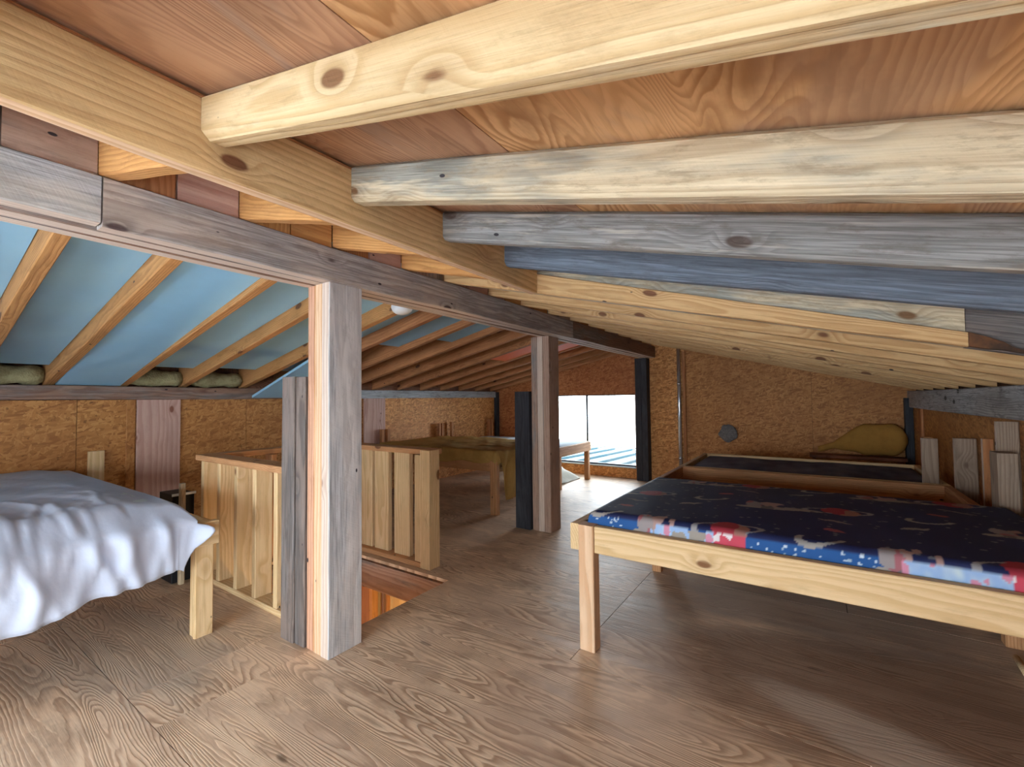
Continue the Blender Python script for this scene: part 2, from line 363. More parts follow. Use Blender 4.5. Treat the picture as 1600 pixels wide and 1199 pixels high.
prism('subfloor', [(-4.1, -2.0, -FT-.002), (.9, -2.0, -FT-.002), (.9, HY0, -FT-.002), (-4.1, HY0, -FT-.002)], (0, 0, -.01), M['char'], floor)
prism('subfloor', [(-4.1, HY1, -FT-.002), (.9, HY1, -FT-.002), (.9, 5.6, -FT-.002), (-4.1, 5.6, -FT-.002)], (0, 0, -.01), M['char'], floor)
# joists framing the stair opening
board('joist', HX0-.05, HX1+.05, HY1, HY1+.035, -.2, -FT-.012, M['post2'], floor)
board('joist', HX1, HX1+.035, HY0-.04, HY1, -.2, -FT-.012, M['plate'], floor)
board('joist', HX0-.05, HX1+.05, HY0-.035, HY0, -.2, -FT-.012, M['plate'], floor)
board('joist', HX0-.035, HX0, HY0, HY1, -.2, -FT-.012, M['plate'], floor)
# the lit room below, seen through the opening
low = empty('wall_lower', (-2.3, 2.5, -1.9), kind='structure')
xx = -4.2
while xx < -1.0:
    w = .10; board('panel_board', xx, xx+w-.003, 2.5, 2.515, -1.9, -.03, M['lowp'], low, seg=1); xx += w
board('stud', -3.06, -3.02, 2.40, 2.46, -1.9, -.03, M['orange'], low)
board('stud', -2.93, -2.90, 2.42, 2.45, -1.9, -.03, M['plate'], low); board('stud', -2.885, -2.86, 2.42, 2.45, -1.9, -.03, M['lraf'], low)
board('wall_panel', -3.6, -3.062, 2.40, 2.42, -1.9, -.03, M['redraf'], low)
for (a, b, c, d) in ((-4.3, -.5, .2, .22), (-4.3, -.5, 2.53, 2.55), (-4.32, -4.3, .2, 2.55), (-.5, -.48, .2, 2.55)):
    prism('wall_panel', [(a, c, -1.9), (b, c, -1.9), (b, d, -1.9), (a, d, -1.9)], (0, 0, 1.87), M['orange'], low)
prism('floor_board', [(-4.3, .2, -1.92), (-.5, .2, -1.92), (-.5, 2.55, -1.92), (-4.3, 2.55, -1.92)], (0, 0, .02), M['floor'], low)

# ------------------------------------------------------------------ walls
def gable(name, y, thick, win, mats, seams, ux=1):
    g = empty(name, (-1.6, y, 0), kind='structure')
    top = lambda x: zroof(x)-.004
    wx0, wx1, wz0, wz1 = win
    xs = sorted(set([XL-.1, XR+.1, wx0, wx1]+seams))
    for a, b in zip(xs[:-1], xs[1:]):
        e = .0012
        def strip(z0, z1f, mt):
            pts = [(a+e, y, z0), (b-e, y, z0), (b-e, y, z1f(b)), *([(XM, y, z1f(XM))] if a < XM < b and z1f is top else []), (a+e, y, z1f(a))]
            prism('strand_board_panel', pts, (0, thick, 0), mt, g, axes=((1, 0, 0), (0, 0, 1)))
        mt = mats[0] if b <= wx1+.01 else mats[1] if b < -1.2 else mats[2]
        if a >= wx0-.001 and b <= wx1+.001:
            strip(-.03, lambda x: wz0, mats[1]); strip(wz1, top, mt)
        else: strip(-.03, top, mt)
    return g
wf = gable('wall_front', YF, .03, (WX0, WX1, WZ0, WZ1), [M['osbred'], M['osbbright'], M['osb']], [-3.55, -2.42, -1.24, -.02])
wb = gable('wall_back', YB, -.03, (BX0, BX1, BZ0, BZ1), [M['osb'], M['osb'], M['osb']], [-2.0, -1.0])
prism('board_backing', [(XL-.1, YF+.032, -.03), (WX0, YF+.032, -.03), (WX0, YF+.032, zroof(WX0)), (XL-.1, YF+.032, zroof(XL-.1))], (0, .02, 0), M['char'], wf)
prism('board_backing', [(WX1, YF+.032, -.03), (XR+.1, YF+.032, -.03), (XR+.1, YF+.032, zroof(XR+.1)), (XM, YF+.032, zroof(XM)), (WX1, YF+.032, zroof(WX1))], (0, .02, 0), M['char'], wf)
prism('board_backing', [(WX0, YF+.032, WZ1), (WX1, YF+.032, WZ1), (WX1, YF+.032, zroof(WX1)), (WX0, YF+.032, zroof(WX0))], (0, .02, 0), M['char'], wf)
# corner studs and the shadow strip beside the conduit
board('corner_stud', XL+.002, XL+.05, YF-.075, YF-.002, 0, 1.1, M['black'], wf, label='black corner stud')
board('corner_stud', XR-.06, XR-.003, YF-.08, YF-.002, .3, .97, M['black'], wf, label='black corner stud')
board('stud', -1.262, -1.228, YF-.03, YF-.001, 0, zr(-1.25)-.004, M['redraf'], wf)  # no real stud: added strip imitating the shadow beside the pipe
board('window_trim', WX1, WX1+.035, YF-.014, YF-.001, 0, WZ1+.02, M['redraf'], wf)

wl = empty('wall_left', (XL, 2, 0), kind='structure')
ys = [YB-.1, -.3, .81, 1.85, 3.05, 4.2, YF+.1]
for i, (a, b) in enumerate(zip(ys[:-1], ys[1:])):
    prism('strand_board_panel', [(XL, a+.0015, -.03), (XL, b-.0015, -.03), (XL, b-.0015, 1.02), (XL, a+.0015, 1.02)], (-.03, 0, 0), M['osbbright'] if a > 2.9 else M['osb'], wl, axes=((0, 1, 0), (0, 0, 1)))
prism('board_backing', [(XL-.032, YB-.1, -.03), (XL-.032, YF+.1, -.03), (XL-.032, YF+.1, 1.4), (XL-.032, YB-.1, 1.4)], (-.02, 0, 0), M['char'], wl)
board('wall_plate', XL-.03, XL+.045, YB, 2.2, 1.022, 1.112, M['plate'], wl, jit=.003)
board('wall_plate', XL-.03, XL+.04, 2.2, YF-.08, 1.02, 1.108, M['plateR'], wl, jit=.003, label='greyer length of wall plate')
board('plank', XL+.001, XL+.022, 1.115, 1.375, 0, 1.02, M['pinkb'], wl, label='pinkish knotty plank')
board('plank', XL+.001, XL+.012, 1.06, 1.11, 0, 1.02, M['osb'], wl)
board('plank', XL+.001, XL+.022, 3.02, 3.3, 0, 1.02, M['pinkb'], wl, label='pinkish knotty plank')
wr = empty('wall_right', (XR, 2, 0), kind='structure')
rects = [(a, b, -.03, .9) for a, b in ((SY1, .6), (.6, 1.75), (1.75, 2.9), (2.9, 4.05), (4.05, YF+.1), (YB-.1, SY0))]+[(SY0, SY1, -.03, SZ0), (SY0, SY1, SZ1, .9)]
for a, b, c, d in rects:
    prism('strand_board_panel', [(XR, a+.0015, c), (XR, b-.0015, c), (XR, b-.0015, d), (XR, a+.0015, d)], (.03, 0, 0), M['osb'], wr, axes=((0, 1, 0), (0, 0, 1)))
for a, b, c, d in ((SY1, YF+.1, -.03, 1.3), (YB-.1, SY0, -.03, 1.3), (SY0, SY1, -.03, SZ0), (SY0, SY1, SZ1, 1.3)):
    prism('board_backing', [(XR+.032, a, c), (XR+.032, b, c), (XR+.032, b, d), (XR+.032, a, d)], (.02, 0, 0), M['char'], wr)
board('wall_plate', XR-.03, XR+.03, YB, YF-.002, .885, zr(XR)-.004, M['plateR'], wr, jit=.003)
board('stud', XR-.02, XR-.001, 4.9, 5.0, .3, .885, M['redraf'], wr)

# ------------------------------------------------------------------ roof: sheathing panels, rafters, blocking (parts of the two ceilings)
cr = empty('ceiling', (-.4, 2, 1.5), kind='structure')
cl = empty('ceiling.001', (-2.8, 2, 1.4), kind='structure')
XS = -.515
pr = lambda x: zr(x)+DEP+.002
def roofpanel(x0, x1, y0, y1, fz, mt, par, lab=None):
    e = .001
    prism('roof_panel', [(x0+e, y0+e, fz(x0)), (x1-e, y0+e, fz(x1)), (x1-e, y1-e, fz(x1)), (x0+e, y1-e, fz(x0))], (0, 0, .02), mt, par, axes=((0, 1, 0), (1, 0, 0)), label=lab)
pl_ = lambda x: zl(x)+DEP+.002
for (y0, y1) in ((YB-.1, -.05), (-.05, 1.97), (1.97, 4.0), (4.0, YF+.1)):
    roofpanel(XM, XS, y0, y1, pr, M['plyred'], cr)
    roofpanel(XS, XR+.12, y0, y1, pr, M['ply'], cr)
for (y0, y1) in ((YB-.1, 1.2), (1.2, 3.2), (3.2, 4.26), (4.26, 4.62), (4.62, YF+.1)):
    roofpanel(XL-.15, -2.8, y0, y1, pl_, M['plydark'], cl)
    roofpanel(-2.8, XM, y0, y1, pl_, M['plylit'] if y0 == 4.26 else M['plydark'], cl)
prism('roof_cover', [(XM, YB-.1, pr(XM)+.022), (XR+.15, YB-.1, pr(XR+.15)+.022), (XR+.15, YF+.1, pr(XR+.15)+.022), (XM, YF+.1, pr(XM)+.022)], (0, 0, .02), M['char'], cr)
prism('roof_cover', [(XL-.2, YB-.1, pl_(XL-.2)+.022), (XM, YB-.1, pl_(XM)+.022), (XM, YF+.1, pl_(XM)+.022), (XL-.2, YF+.1, pl_(XL-.2)+.022)], (0, 0, .02), M['char'], cl)
XH0, XH1 = -1.068, -1.03                  # header faces
def rrafter(y0, y1, xa, xb, dep, mt, lab=None, ch=.004, par=None):
    return board('rafter', xa, xb, y0, y1, DEP-dep, DEP, mt, cr, ch=ch, shear=lambda x: zr(x), seg=6, jit=.002, axis=0, label=lab)
RY = [(.388, .448), (.748, .80), (1.11, 1.155), (1.475, 1.53)]
rrafter(-.72, -.66, XH1, XR+.02, .10, M['pale']); rrafter(-.0-.02, .035, XH1, XR+.02, .10, M['weath'])
rrafter(*RY[0], XH1+.001, XR+.02, .10, M['pale'], 'pale rough rafter with wany lower edge', ch=.016)
rrafter(*RY[1], XH1+.001, XR+.02, .10, M['weath'], 'weathered pale rafter with dark knots', ch=.01)
rrafter(*RY[2], XH1+.001, XR+.02, .10, M['grey'], 'grey weathered rafter', ch=.01)
rrafter(*RY[3], XH1+.001, XR+.02, .10, M['blue'], 'blue-grey weathered rafter', ch=.014)
for (a, b) in ((-.72, -.66), (-.02, .03), (.36, .405), (.72, .765), (1.075, 1.12), (1.44, 1.485)):
    rrafter(a, b, -1.60, XH0-.001, DEP, M['orange'])
# fifth rafter: pale board with a charred tip, grey board sistered behind it
def taper(P):
    t = (P[0]-(XH0-.55))/(.36-(XH0-.55)); zb = zr(P[0]); return (P[0], P[1], zb+(P[2]-zb)*(1.15-.72*t))
board('rafter', XH0-.55, .36, 1.735, 1.758, 0, .095, M['pine'], cr, shear=lambda x: zr(x), seg=8, axis=0, warp=taper, label='orange pine rafter tapering to a charred tip')
vs = []
for (x, a, b) in ((.361, .002, .041), (.40, .001, .033), (.43, .004, .024), (.45, .002, .012), (.48, .001, .006)):
    vs += [(x, 1.735, zr(x)+a), (x, 1.758, zr(x)+a), (x, 1.758, zr(x)+b), (x, 1.735, zr(x)+b)]
fs = [(i*4+j, i*4+(j+1) % 4, i*4+4+(j+1) % 4, i*4+4+j) for i in range(4) for j in range(4)]+[(3, 2, 1, 0), (16, 17, 18, 19)]
obj('rafter_tip', vs, fs, M['char'], cr, label='charred end of the rafter')
board('rafter', -1.60, .36, 1.76, 1.80, 0.002, DEP, M['weath'], cr, shear=lambda x: zr(x), seg=6, axis=0, label='grey weathered board behind the charred rafter')
board('rafter', .362, XR+.02, 1.765, 1.805, 0.002, DEP, M['old'], cr, shear=lambda x: zr(x), seg=3, axis=0, label='dark grey rafter length')
yy = 2.12
while yy < 5.35:
    rrafter(yy, yy+.042, -1.60, XR+.02, DEP, M['pine']); yy += .36
# blocking on top of the ridge beam between the right rafters
bk = [-1.2, -.7, -.36, 0, .36, .72, 1.075, 1.44, 1.76, 2.12]+[2.12+.36*i for i in range(1, 10)]
for a, b in zip(bk[:-1], bk[1:]):
    for (p, q) in (((a+.046, a+.18), (a+.184, b-.002)) if b-a > .3 else ((a+.046, b-.002),)):
        q = min(q, YF-.01)
        if q-p > .03: board('blocking', -1.635, -1.605+rng.random()*.006, p, q, 1.618, 1.775, rng.choice([M['pinkb'], M['redraf'], M['orange'], M['post2']]), cl, seg=2)
for (a, b, x0, x1) in ((3.558, 3.863, -2.7, -2.15), (3.913, 4.218, -2.3, -1.75)):
    prism('orange_sheet', [(x0, a, zl(x0)+.012), (x1, a, zl(x1)+.012), (x1, b, zl(x1)+.012), (x0, b, zl(x0)+.012)], (0, 0, .012), M['oranges'], cl)  # flat saturated orange panels in two left bays
# left rafters
LY = [-.72, -.36, 0, .34, .655, 1.02, 1.375, 1.80]+[2.09+.355*i for i in range(10)]
for i, y in enumerate(LY):
    if y > YF-.05: break
    board('rafter', XL-.1, -1.64, y, y+.046, 0, DEP, M['lraf'] if y < 2 else M['redraf'], cl, shear=lambda x: zl(x), seg=5, axis=0, jit=.002)
    
# ------------------------------------------------------------------ beams and posts
rb = empty('ridge_beam', (-1.65, 2, 1.473), 'long grey weathered ridge beam resting on the built-up posts', 'beam')
for (xa, xb, e) in ((-1.735, -1.685, .0), (-1.683, -1.628, .003)):
    board('beam_plank', xa, xb, YB, YF-.003, 1.473+e, 1.613, M['plate'], rb, edge=M['edgelight'], jit=.003)
board('beam_plank', -1.626, XRG, YB, .361, 1.485, 1.613, M['ridgel'], rb, edge=M['edgelight'], label='lighter grey plank of the beam')
board('beam_plank', -1.626, XRG, .365, 3.2, 1.476, 1.613, M['ridge'], rb, edge=M['edgelight'], jit=.003)
board('beam_plank', -1.626, XRG, 3.202, YF-.003, 1.478, 1.613, M['plate'], rb, edge=M['edgelight'], jit=.003)
hd = empty('header_beam', (-1.05, 0, 1.49), 'pale sawn pine header joist that the four nearest rafters butt into', 'beam')
def hwarp(P): return (P[0], P[1], P[2]+.012*math.sin((P[1]-.2)*1.0))
board('header_plank', XH0, XH1, YB, 1.733, 1.478, pr(XH0)-.022, M['hdr'], hd, edge=M['edge'], warp=None, jit=.002)
board('packer', XH0, XH1-.006, YB, 1.733, pr(XH0)-.021, pr(XH1)-.004, M['redraf'], hd, seg=3)

def built_post(y0, lab, mats, edges, xl=-1.730, xr=-1.575, w=.155, ztop=1.472):
    p = empty('post', ((xl+xr)/2, y0+w/2, 0), lab, 'post')
    t = (xr-xl)/3
    for i in range(3):
        dy = (.004, .002, 0)[i]
        board('post_plank', xl+i*t+.0007, xl+(i+1)*t-.0007, y0+dy, y0+w, 0.001, ztop, mats[i], p, edge=edges[i], ch=.003)
    return p
built_post(1.045, 'thick three-plank post with grey face and pale cut edges nearest the camera', [M['orange'], M['edge'], M['post']], [M['edgepink'], M['edge'], M['edgelight']])
built_post(2.92, 'brown three-plank post standing between aisle and olive bed', [M['post2']]*3, [M['post2'], M['edgelight'], M['post2']], xl=-1.80, xr=-1.64)
p = empty('post', (-1.82, 1.07, 0), 'short dark grey weathered post beside the thick pale-edged post', 'post')
board('post_plank', -1.90, -1.805, 1.035, 1.085, 0.001, 1.103, M['old'], p); board('post_plank', -1.803, -1.737, 1.042, 1.09, 0.001, 1.10, M['old'], p)
board('footing', -1.915, -1.735, 1.02, 1.10, 0, .012, M['blackpl'], p, seg=1) if False else None
p = empty('post', (-1.86, 2.93, 0), 'short black-stained post beside the brown three-plank post', 'post')
board('post_plank', -1.945, -1.81, 2.905, 2.965, 0.001, 1.055, M['black'], p); 
p = empty('post', (-1.70, 5.35, 0), 'tall black post against the end wall right of the window', 'post')
board('post_plank', -1.79, -1.715, 5.30, 5.415, 0.001, 1.472, M['black'], p); board('post_plank', -1.713, -1.645, 5.295, 5.415, 0.001, 1.472, M['black'], p)

# ------------------------------------------------------------------ windows and what lies outside
def window(name, x0, x1, z0, z1, y, th, mull=None):
    w = empty(name, ((x0+x1)/2, y, z0), kind='structure'); f = .022
    board('window_frame', x0, x1, y, y+th, z0, z0+f, M['frame'], w, seg=1); board('window_frame', x0, x1, y, y+th, z1-f*.6, z1, M['frame'], w, seg=1)
    board('window_frame', x0, x0+f, y, y+th, z0+f, z1-f*.6, M['frame'], w, seg=1); board('window_frame', x1-f*.5, x1, y, y+th, z0+f, z1-f*.6, M['frame'], w, seg=1)
    ms = mull or []
    for q in ms: board('mullion', q-.013, q+.013, y, y+th, z0+f, z1-f*.6, M['frame'], w, seg=1)
    e = [x0+f]+ms+[x1-f*.5]
    for a, b in zip(e[:-1], e[1:]):
        prism('pane', [(a+.014, y+th*.4, z0+f), (b-.014, y+th*.4, z0+f), (b-.014, y+th*.4, z1-f*.6), (a+.014, y+th*.4, z1-f*.6)], (0, th*.1, 0), M['glass'], w, axes=((1, 0, 0), (0, 0, 1)))
    return w
window('window_1', WX0, WX1, WZ0, WZ1, YF+.004, .03, [-2.485])
window('window_2', BX0, BX1, BZ0, BZ1, YB-.034, .03, [-1.97, -.93])
w3 = empty('window_3', (XR, (SY0+SY1)/2, SZ0), kind='structure')
for (a, b, c, d) in ((SY0, SY1, SZ0, SZ0+.022), (SY0, SY1, SZ1-.022, SZ1), (SY0, SY0+.022, SZ0+.022, SZ1-.022), (SY1-.022, SY1, SZ0+.022, SZ1-.022), (-.94, -.91, SZ0+.022, SZ1-.022)):
    board('window_frame', XR+.003, XR+.033, a, b, c, d, M['frame'], w3, seg=1)
for a, b in ((SY0+.024, -.942), (-.908, SY1-.024)): prism('pane', [(XR+.015, a, SZ0+.024), (XR+.015, b, SZ0+.024), (XR+.015, b, SZ1-.024), (XR+.015, a, SZ1-.024)], (.003, 0, 0), M['glass'], w3, axes=((0, 1, 0), (0, 0, 1)))
board('trim_1', WX0, WX1-.001, YF-.03, YF+.003, WZ0-.014, WZ0+.002, M['palecloth'], None, seg=1)['kind'] = 'structure'
# neighbouring standing-seam roof under the far window, snow beyond
nr = empty('metal_roof', (-2.4, 6.8, -.1), 'pale blue standing-seam metal roof outside the far window', 'roof')
zz = lambda x, y: .10-.03*(y-5.6)+.015*(x+2)
for i in range(15):
    x = -6+.35*i
    prism('roof_sheet', [(x, 5.62, zz(x, 5.62)), (x+.348, 5.62, zz(x+.348, 5.62)), (x+.348, 9, zz(x+.348, 8.2)), (x, 8.2, zz(x, 8.2))], (0, 0, -.02), M['roofm'], nr)
    board('seam', x-.016, x+.014, 5.62, 8.2, 0, .035, M['roofm'], nr, axis=1, seg=1, warp=lambda P: (P[0], P[1], P[2]+zz(P[0], P[1])))
gs = prism('ground', [(-70, -70, -2.4), (70, -70, -2.4), (70, 70, -2.4), (-70, 70, -2.4)], (0, 0, -.1), M['snow']); gs['kind'] = 'structure'

# ------------------------------------------------------------------ stair railing
NR = .70
rl = empty('stair_railing', (-2.3, 1.5, 0), 'pine stair railing of upright boards around the floor opening', 'railing')
board('top_rail', -2.93, -1.90, 1.10, 1.20, NR-.032, NR, M['bedred'], rl); board('top_rail', -2.96, -2.87, 1.202, 1.90, NR-.034, NR-.002, M['bedred'], rl)
board('top_rail', -2.93, -1.90, 1.93, 2.03, NR-.032, NR, M['bedred'], rl)
board('bottom_rail', -2.93, -1.91, 1.12, 1.20, .001, .03, M['bedpine'], rl); board('bottom_rail', -2.90, -1.90, 1.905, 2.0, .001, .03, M['bedred'], rl); board('bottom_rail', -2.93, -2.85, 1.205, 1.90, .001, .03, M['bedred'], rl)
for i, x in enumerate((-2.92, -2.72, -2.525, -2.335, -2.135, -1.945)):
    board('baluster', x, x+.034, 1.125, 1.125+.085, .032, NR-.034, M['bedpine'], rl)
for x, w in ((-2.90, .12), (-2.73, .12), (-2.57, .12), (-2.425, .135), (-2.235, .14)):
    board('baluster', x, x+w, 1.945, 1.979, .032, NR-.034, M['bedpine'], rl)
board('corner_post', -2.02, -1.965, 1.915, 1.995, 0.032, NR-.034, M['bedpine'], rl); board('corner_post', -1.963, -1.885, 1.905, 1.995, .002, NR-.002, M['bedpine'], rl)
for y in (1.30, 1.48, 1.66, 1.82):
    board('baluster', -2.915, -2.83, y, y+.034, .032, NR-.036, M['bedred'], rl)

# ------------------------------------------------------------------ beds
def rail_box(b, xf, xw, y0, y1, top, dep, th, mt, near=True):
    """side rails along x, foot and head rails along y, deck board; xf foot end, xw wall end"""
    lo, hi = min(xf, xw), max(xf, xw)
    if near: board('side_rail', lo, hi, y0, y0+th, top-dep, top, mt, b)
    board('side_rail', lo, hi, y1-th, y1, top-dep, top, mt, b)
    s = 1 if xw > xf else -1
    board('foot_rail', *sorted((xf, xf+s*th)), y0+th+.001, y1-th-.001, top-dep, top, mt, b)
    board('head_rail', *sorted((xw, xw-s*th)), y0+th+.001, y1-th-.001, top-dep, top, mt, b)
def rounded_slab(name, x0, x1, y0, y1, z0, z1, r, mat, parent=None, step=.02, puff=0, colors=None, label=None, cat=None, seed=1, wr=.0):
    h = z1-z0; L, D = x1-x0, y1-y0
    nx, ny = int((L+2*h)/step)+1, int((D+2*h)/step)+1
    U = np.linspace(-h, L+h, nx); V = np.linspace(-h, D+h, ny)
    vs, cs = [], []
    for v in V:
        for u in U:
            ox = -u if u < 0 else max(0, u-L); oy = -v if v < 0 else max(0, v-D)
            q = max(ox, oy); cu, cv = min(max(u, 0), L), min(max(v, 0), D)
            ex, ey = min(cu, L-cu), min(cv, D-cv); e = min(ex, ey)
            z = z1-q; inset = 0
            if e < r: z -= (r-math.sqrt(max(0, r*r-(r-e)**2)))*.6*(1 if q == 0 else 0)
            if q == 0: z += puff*math.sin(math.pi*cu/L)*math.sin(math.pi*cv/D)+wr*fnoise(u*9, v*11, seed)
            if q > 0: z = z1-r*.6-(h-r*.6)*q/h
            bul = .006*math.sin(math.pi*q/h) if q > 0 else 0
            sx = (-1 if u < 0 else 1 if u > L else 0)*bul; sy = (-1 if v < 0 else 1 if v > D else 0)*bul
            vs.append((x0+cu+sx, y0+cv+sy, z))
            if colors: cs.append(colors(x0+u, y0+v, q))
    fs = [(j*nx+i, j*nx+i+1, (j+1)*nx+i+1, (j+1)*nx+i) for j in range(ny-1) for i in range(nx-1)]
    n0 = len(vs); vs += [(x0, y0, z0), (x1, y0, z0), (x1, y1, z0), (x0, y1, z0)]; fs.append((n0, n0+3, n0+2, n0+1))
    if colors: cs += [(0, 0, 0, 1)]*4
    o = obj(name, vs, fs, mat, parent, smooth=True, label=label)
    if colors:
        at = o.data.color_attributes.new('print', 'FLOAT_COLOR', 'POINT'); at.data.foreach_set('color', np.array(cs, np.float32).ravel())
    if cat: o['category'] = cat
    return o

# near right bed with printed mattress
RH = .49
b1 = empty('bed_frame', (-.1, 2.15, 0), 'pine bed frame on square legs under the space-print mattress', 'bed')
board('side_rail', -.735, .70, 1.655, 1.69, .385, RH, M['bedpine'], b1, jit=.001); board('side_rail', -.80, .70, 2.64, 2.675, .385, RH-.004, M['bedred'], b1)
board('foot_rail', -.842, -.803, 1.66, 2.675, .385, RH, M['bedpine'], b1); board('head_rail', .66, .70, 1.692, 2.638, .385, RH, M['bedred'], b1)
board('deck', -.80, .655, 1.692, 2.638, .40, .435, M['ply'], b1, seg=2)
lg = board('leg', -.801, -.737, 1.645, 1.705, .001, RH+.002, M['edge'], b1); board('leg', -.80, -.75, 2.60, 2.638, .001, .384, M['bedred'], b1)
board('leg', .60, .655, 1.70, 1.76, .001, .384, M['bedred'], b1); board('leg', .60, .655, 2.57, 2.63, .001, .384, M['bedred'], b1)
board('head_post', .625, .688, 2.678, 2.78, .001, .752, M['greyend'], b1, axis=2)

def blob(px, py, cx, cy, rx, ry, ang=0):
    dx, dy = px-cx, py-cy; c, s = math.cos(ang), math.sin(ang)
    return ((dx*c+dy*s)/rx)**2+((-dx*s+dy*c)/ry)**2
stars = [(rng.random()*1.7-.95, 1.585+rng.random()*.115, .002+.003*rng.random(), rng.random()) for _ in range(260)]+[(rng.random()*1.7-.95, rng.random()*1.3+1.55, .003+.004*rng.random(), rng.random()) for _ in range(420)]
grid = {}
for st in stars: grid.setdefault((int(st[0]//.05), int(st[1]//.05)), []).append(st)
def space(x, y, q):
    n = fnoise(x*14, y*17, 3); n2 = fnoise(x*37+4, y*41, 5)
    navy = (.013, .018, .075); side = (.012, .085, .28)  # same fabric; side painted brighter blue for the daylight falling on it
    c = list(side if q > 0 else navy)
    if q == 0:
        f = max(0, min(1, .5*n+.1)); c = [a*(1-f)+b*f for a, b in zip(c, (.022, .033, .12))]
    for gx in (-1, 0, 1):
        for gy in (-1, 0, 1):
            for (sx, sy, sr, sb) in grid.get((int(x//.05)+gx, int(y//.05)+gy), ()):
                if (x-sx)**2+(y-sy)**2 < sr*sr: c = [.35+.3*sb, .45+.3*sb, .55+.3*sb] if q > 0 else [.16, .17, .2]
    # motifs repeat every .72 along the bed, rows .42 apart, alternate rows shifted by half a repeat
    row = math.floor((y-1.50)/.42); ry_ = y-(1.50+.42*row)
    sh = -.256 if row % 2 == 0 else .071
    rx_ = ((x-sh+.36) % .72)-.36
    w = n2*.012
    d = blob(rx_, ry_, 0, .23+w*.3, .062, .058)
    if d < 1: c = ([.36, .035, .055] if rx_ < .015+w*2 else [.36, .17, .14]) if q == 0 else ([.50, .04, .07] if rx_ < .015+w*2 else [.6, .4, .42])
    d2 = blob(rx_, ry_, -.01, .23, .115, .042, .25)
    if .72 < d2 < 1.05 and d > .8: c = [.30, .29, .30]
    d = blob(rx_, ry_, -.20+w, .165, .15, .026, .12)
    if d < 1: c = [.33, .29, .25] if n2 < .35 else [.16, .13, .14]
    d = blob(rx_, ry_, -.23, .215+w, .052, .05, .9)
    if d < 1 and n2 < .25: c = [.42, .27, .24]
    d = blob(rx_, ry_, -.29, .205+w, .03, .05, .2)
    if d < 1: c = [.30, .26, .26] if n2 < .1 else [.35, .12, .14]
    d = blob(rx_, ry_, .26, .25, .075, .045, .5)
    if .55 < d < 1.05 and ry_ < .26: c = [.34, .32, .30]
    d = blob(rx_, ry_, .20, .10+w, .05, .013, .6)
    if d < 1: c = [.30, .28, .26]
    d = blob(rx_, ry_, -.02, .06+w, .055, .009, -.35)
    if d < 1: c = [.24, .2, .2]
    d = blob(rx_, ry_, .30, .36+w, .03, .016)
    if d < 1: c = [.32, .08, .10]
    if q > 0:
        # cloudy white-blue passages along the mattress side
        cl_ = blob(rx_, 0, -.13, 0, .14, 1)
        if cl_ < 1 and n+n2*.7 > -.35: c = [.30+.35*n2*n2, .45+.3*n2*n2, .72]
        if cl_ < 1 and n2 > .55: c = [.62, .25, .36]
        if y < 1.72 and blob(rx_, 0, 0, 0, .05, 1) < 1: c = [.55, .06, .10] if n2 < .3 else [.75, .70, .72]
    return (*c, 1)
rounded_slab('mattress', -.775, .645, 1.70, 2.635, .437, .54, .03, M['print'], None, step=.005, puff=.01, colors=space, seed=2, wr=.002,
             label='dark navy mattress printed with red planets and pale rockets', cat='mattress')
# empty frame in the middle
b2 = empty('bed_frame', (-.1, 3.08, 0), 'empty pine bed frame between the space-print bed and the wall-end bed', 'bed')
rail_box(b2, -.842, .62, 2.68, 3.44, RH, .12, .035, M['bedred'])
board('deck', -.80, .58, 2.718, 3.40, .33, .36, M['plydark'], b2, seg=2)
for x in (-.80, .52):
    for y in (2.72, 3.34): board('leg', x, x+.06, y, y+.055, .001, .329, M['bedred'], b2)
board('head_post', .63, .72, 3.395, 3.43, .001, .757, M['greyend'], b2, edge=M['edgelight'], axis=2)
# far right bed with plain mattress inside its frame
b3 = empty('bed_frame', (-.1, 3.9, 0), 'pine bed frame nearest the end wall holding a plain navy mattress', 'bed')
rail_box(b3, -.842, .62, 3.445, 4.34, RH, .12, .035, M['bedpine'])
board('deck', -.80, .58, 3.485, 4.30, .36, .385, M['plydark'], b3, seg=2)
for x in (-.80, .52):
    for y in (3.49, 4.24): board('leg', x, x+.06, y, y+.055, .001, .359, M['bedred'], b3)
board('head_post', .625, .675, 4.2, 4.29, .001, .70, M['bedred'], b3, axis=2)
board('head_post', .51, .58, 3.482, 3.515, .386, .745, M['greyend'], b3, edge=M['edgelight'], axis=2)
def dim(x, y, q):
    n = fnoise(x*9, y*12, 8)+.5*fnoise(x*31, y*29, 2)
    f = max(0, min(1, .35+.4*n)); return (.04+.16*f, .055+.19*f, .13+.22*f, 1)
rounded_slab('mattress', -.795, .578, 3.487, 4.298, .387, .475, .03, M['print'], None, step=.02, colors=dim, seed=4, wr=.004,
             label='thin navy mattress lying low inside the bed frame by the end wall', cat='mattress')
# short boards standing at the head ends against the right wall
def wallpost(x, y, w, z0, z1, lab, mt, t=.035):
    o = board('upright_board', x, x+t, y, y+w, z0, z1, mt, None, edge=M['edgelight'], axis=2)
    tag(o, lab, 'board'); return o
wallpost(.690, 3.16, .035, .001, .775, 'narrow brown upright at the right wall left of the tallest pale board', M['redraf'], t=.04)
wallpost(.655, 2.80, .03, .001, .878, 'tallest pale upright board at the right wall', M['greyend'], t=.07)
wallpost(.702, 2.52, .10, .001, .87, 'pale upright board at the right wall cut by the frame edge', M['greyend'])

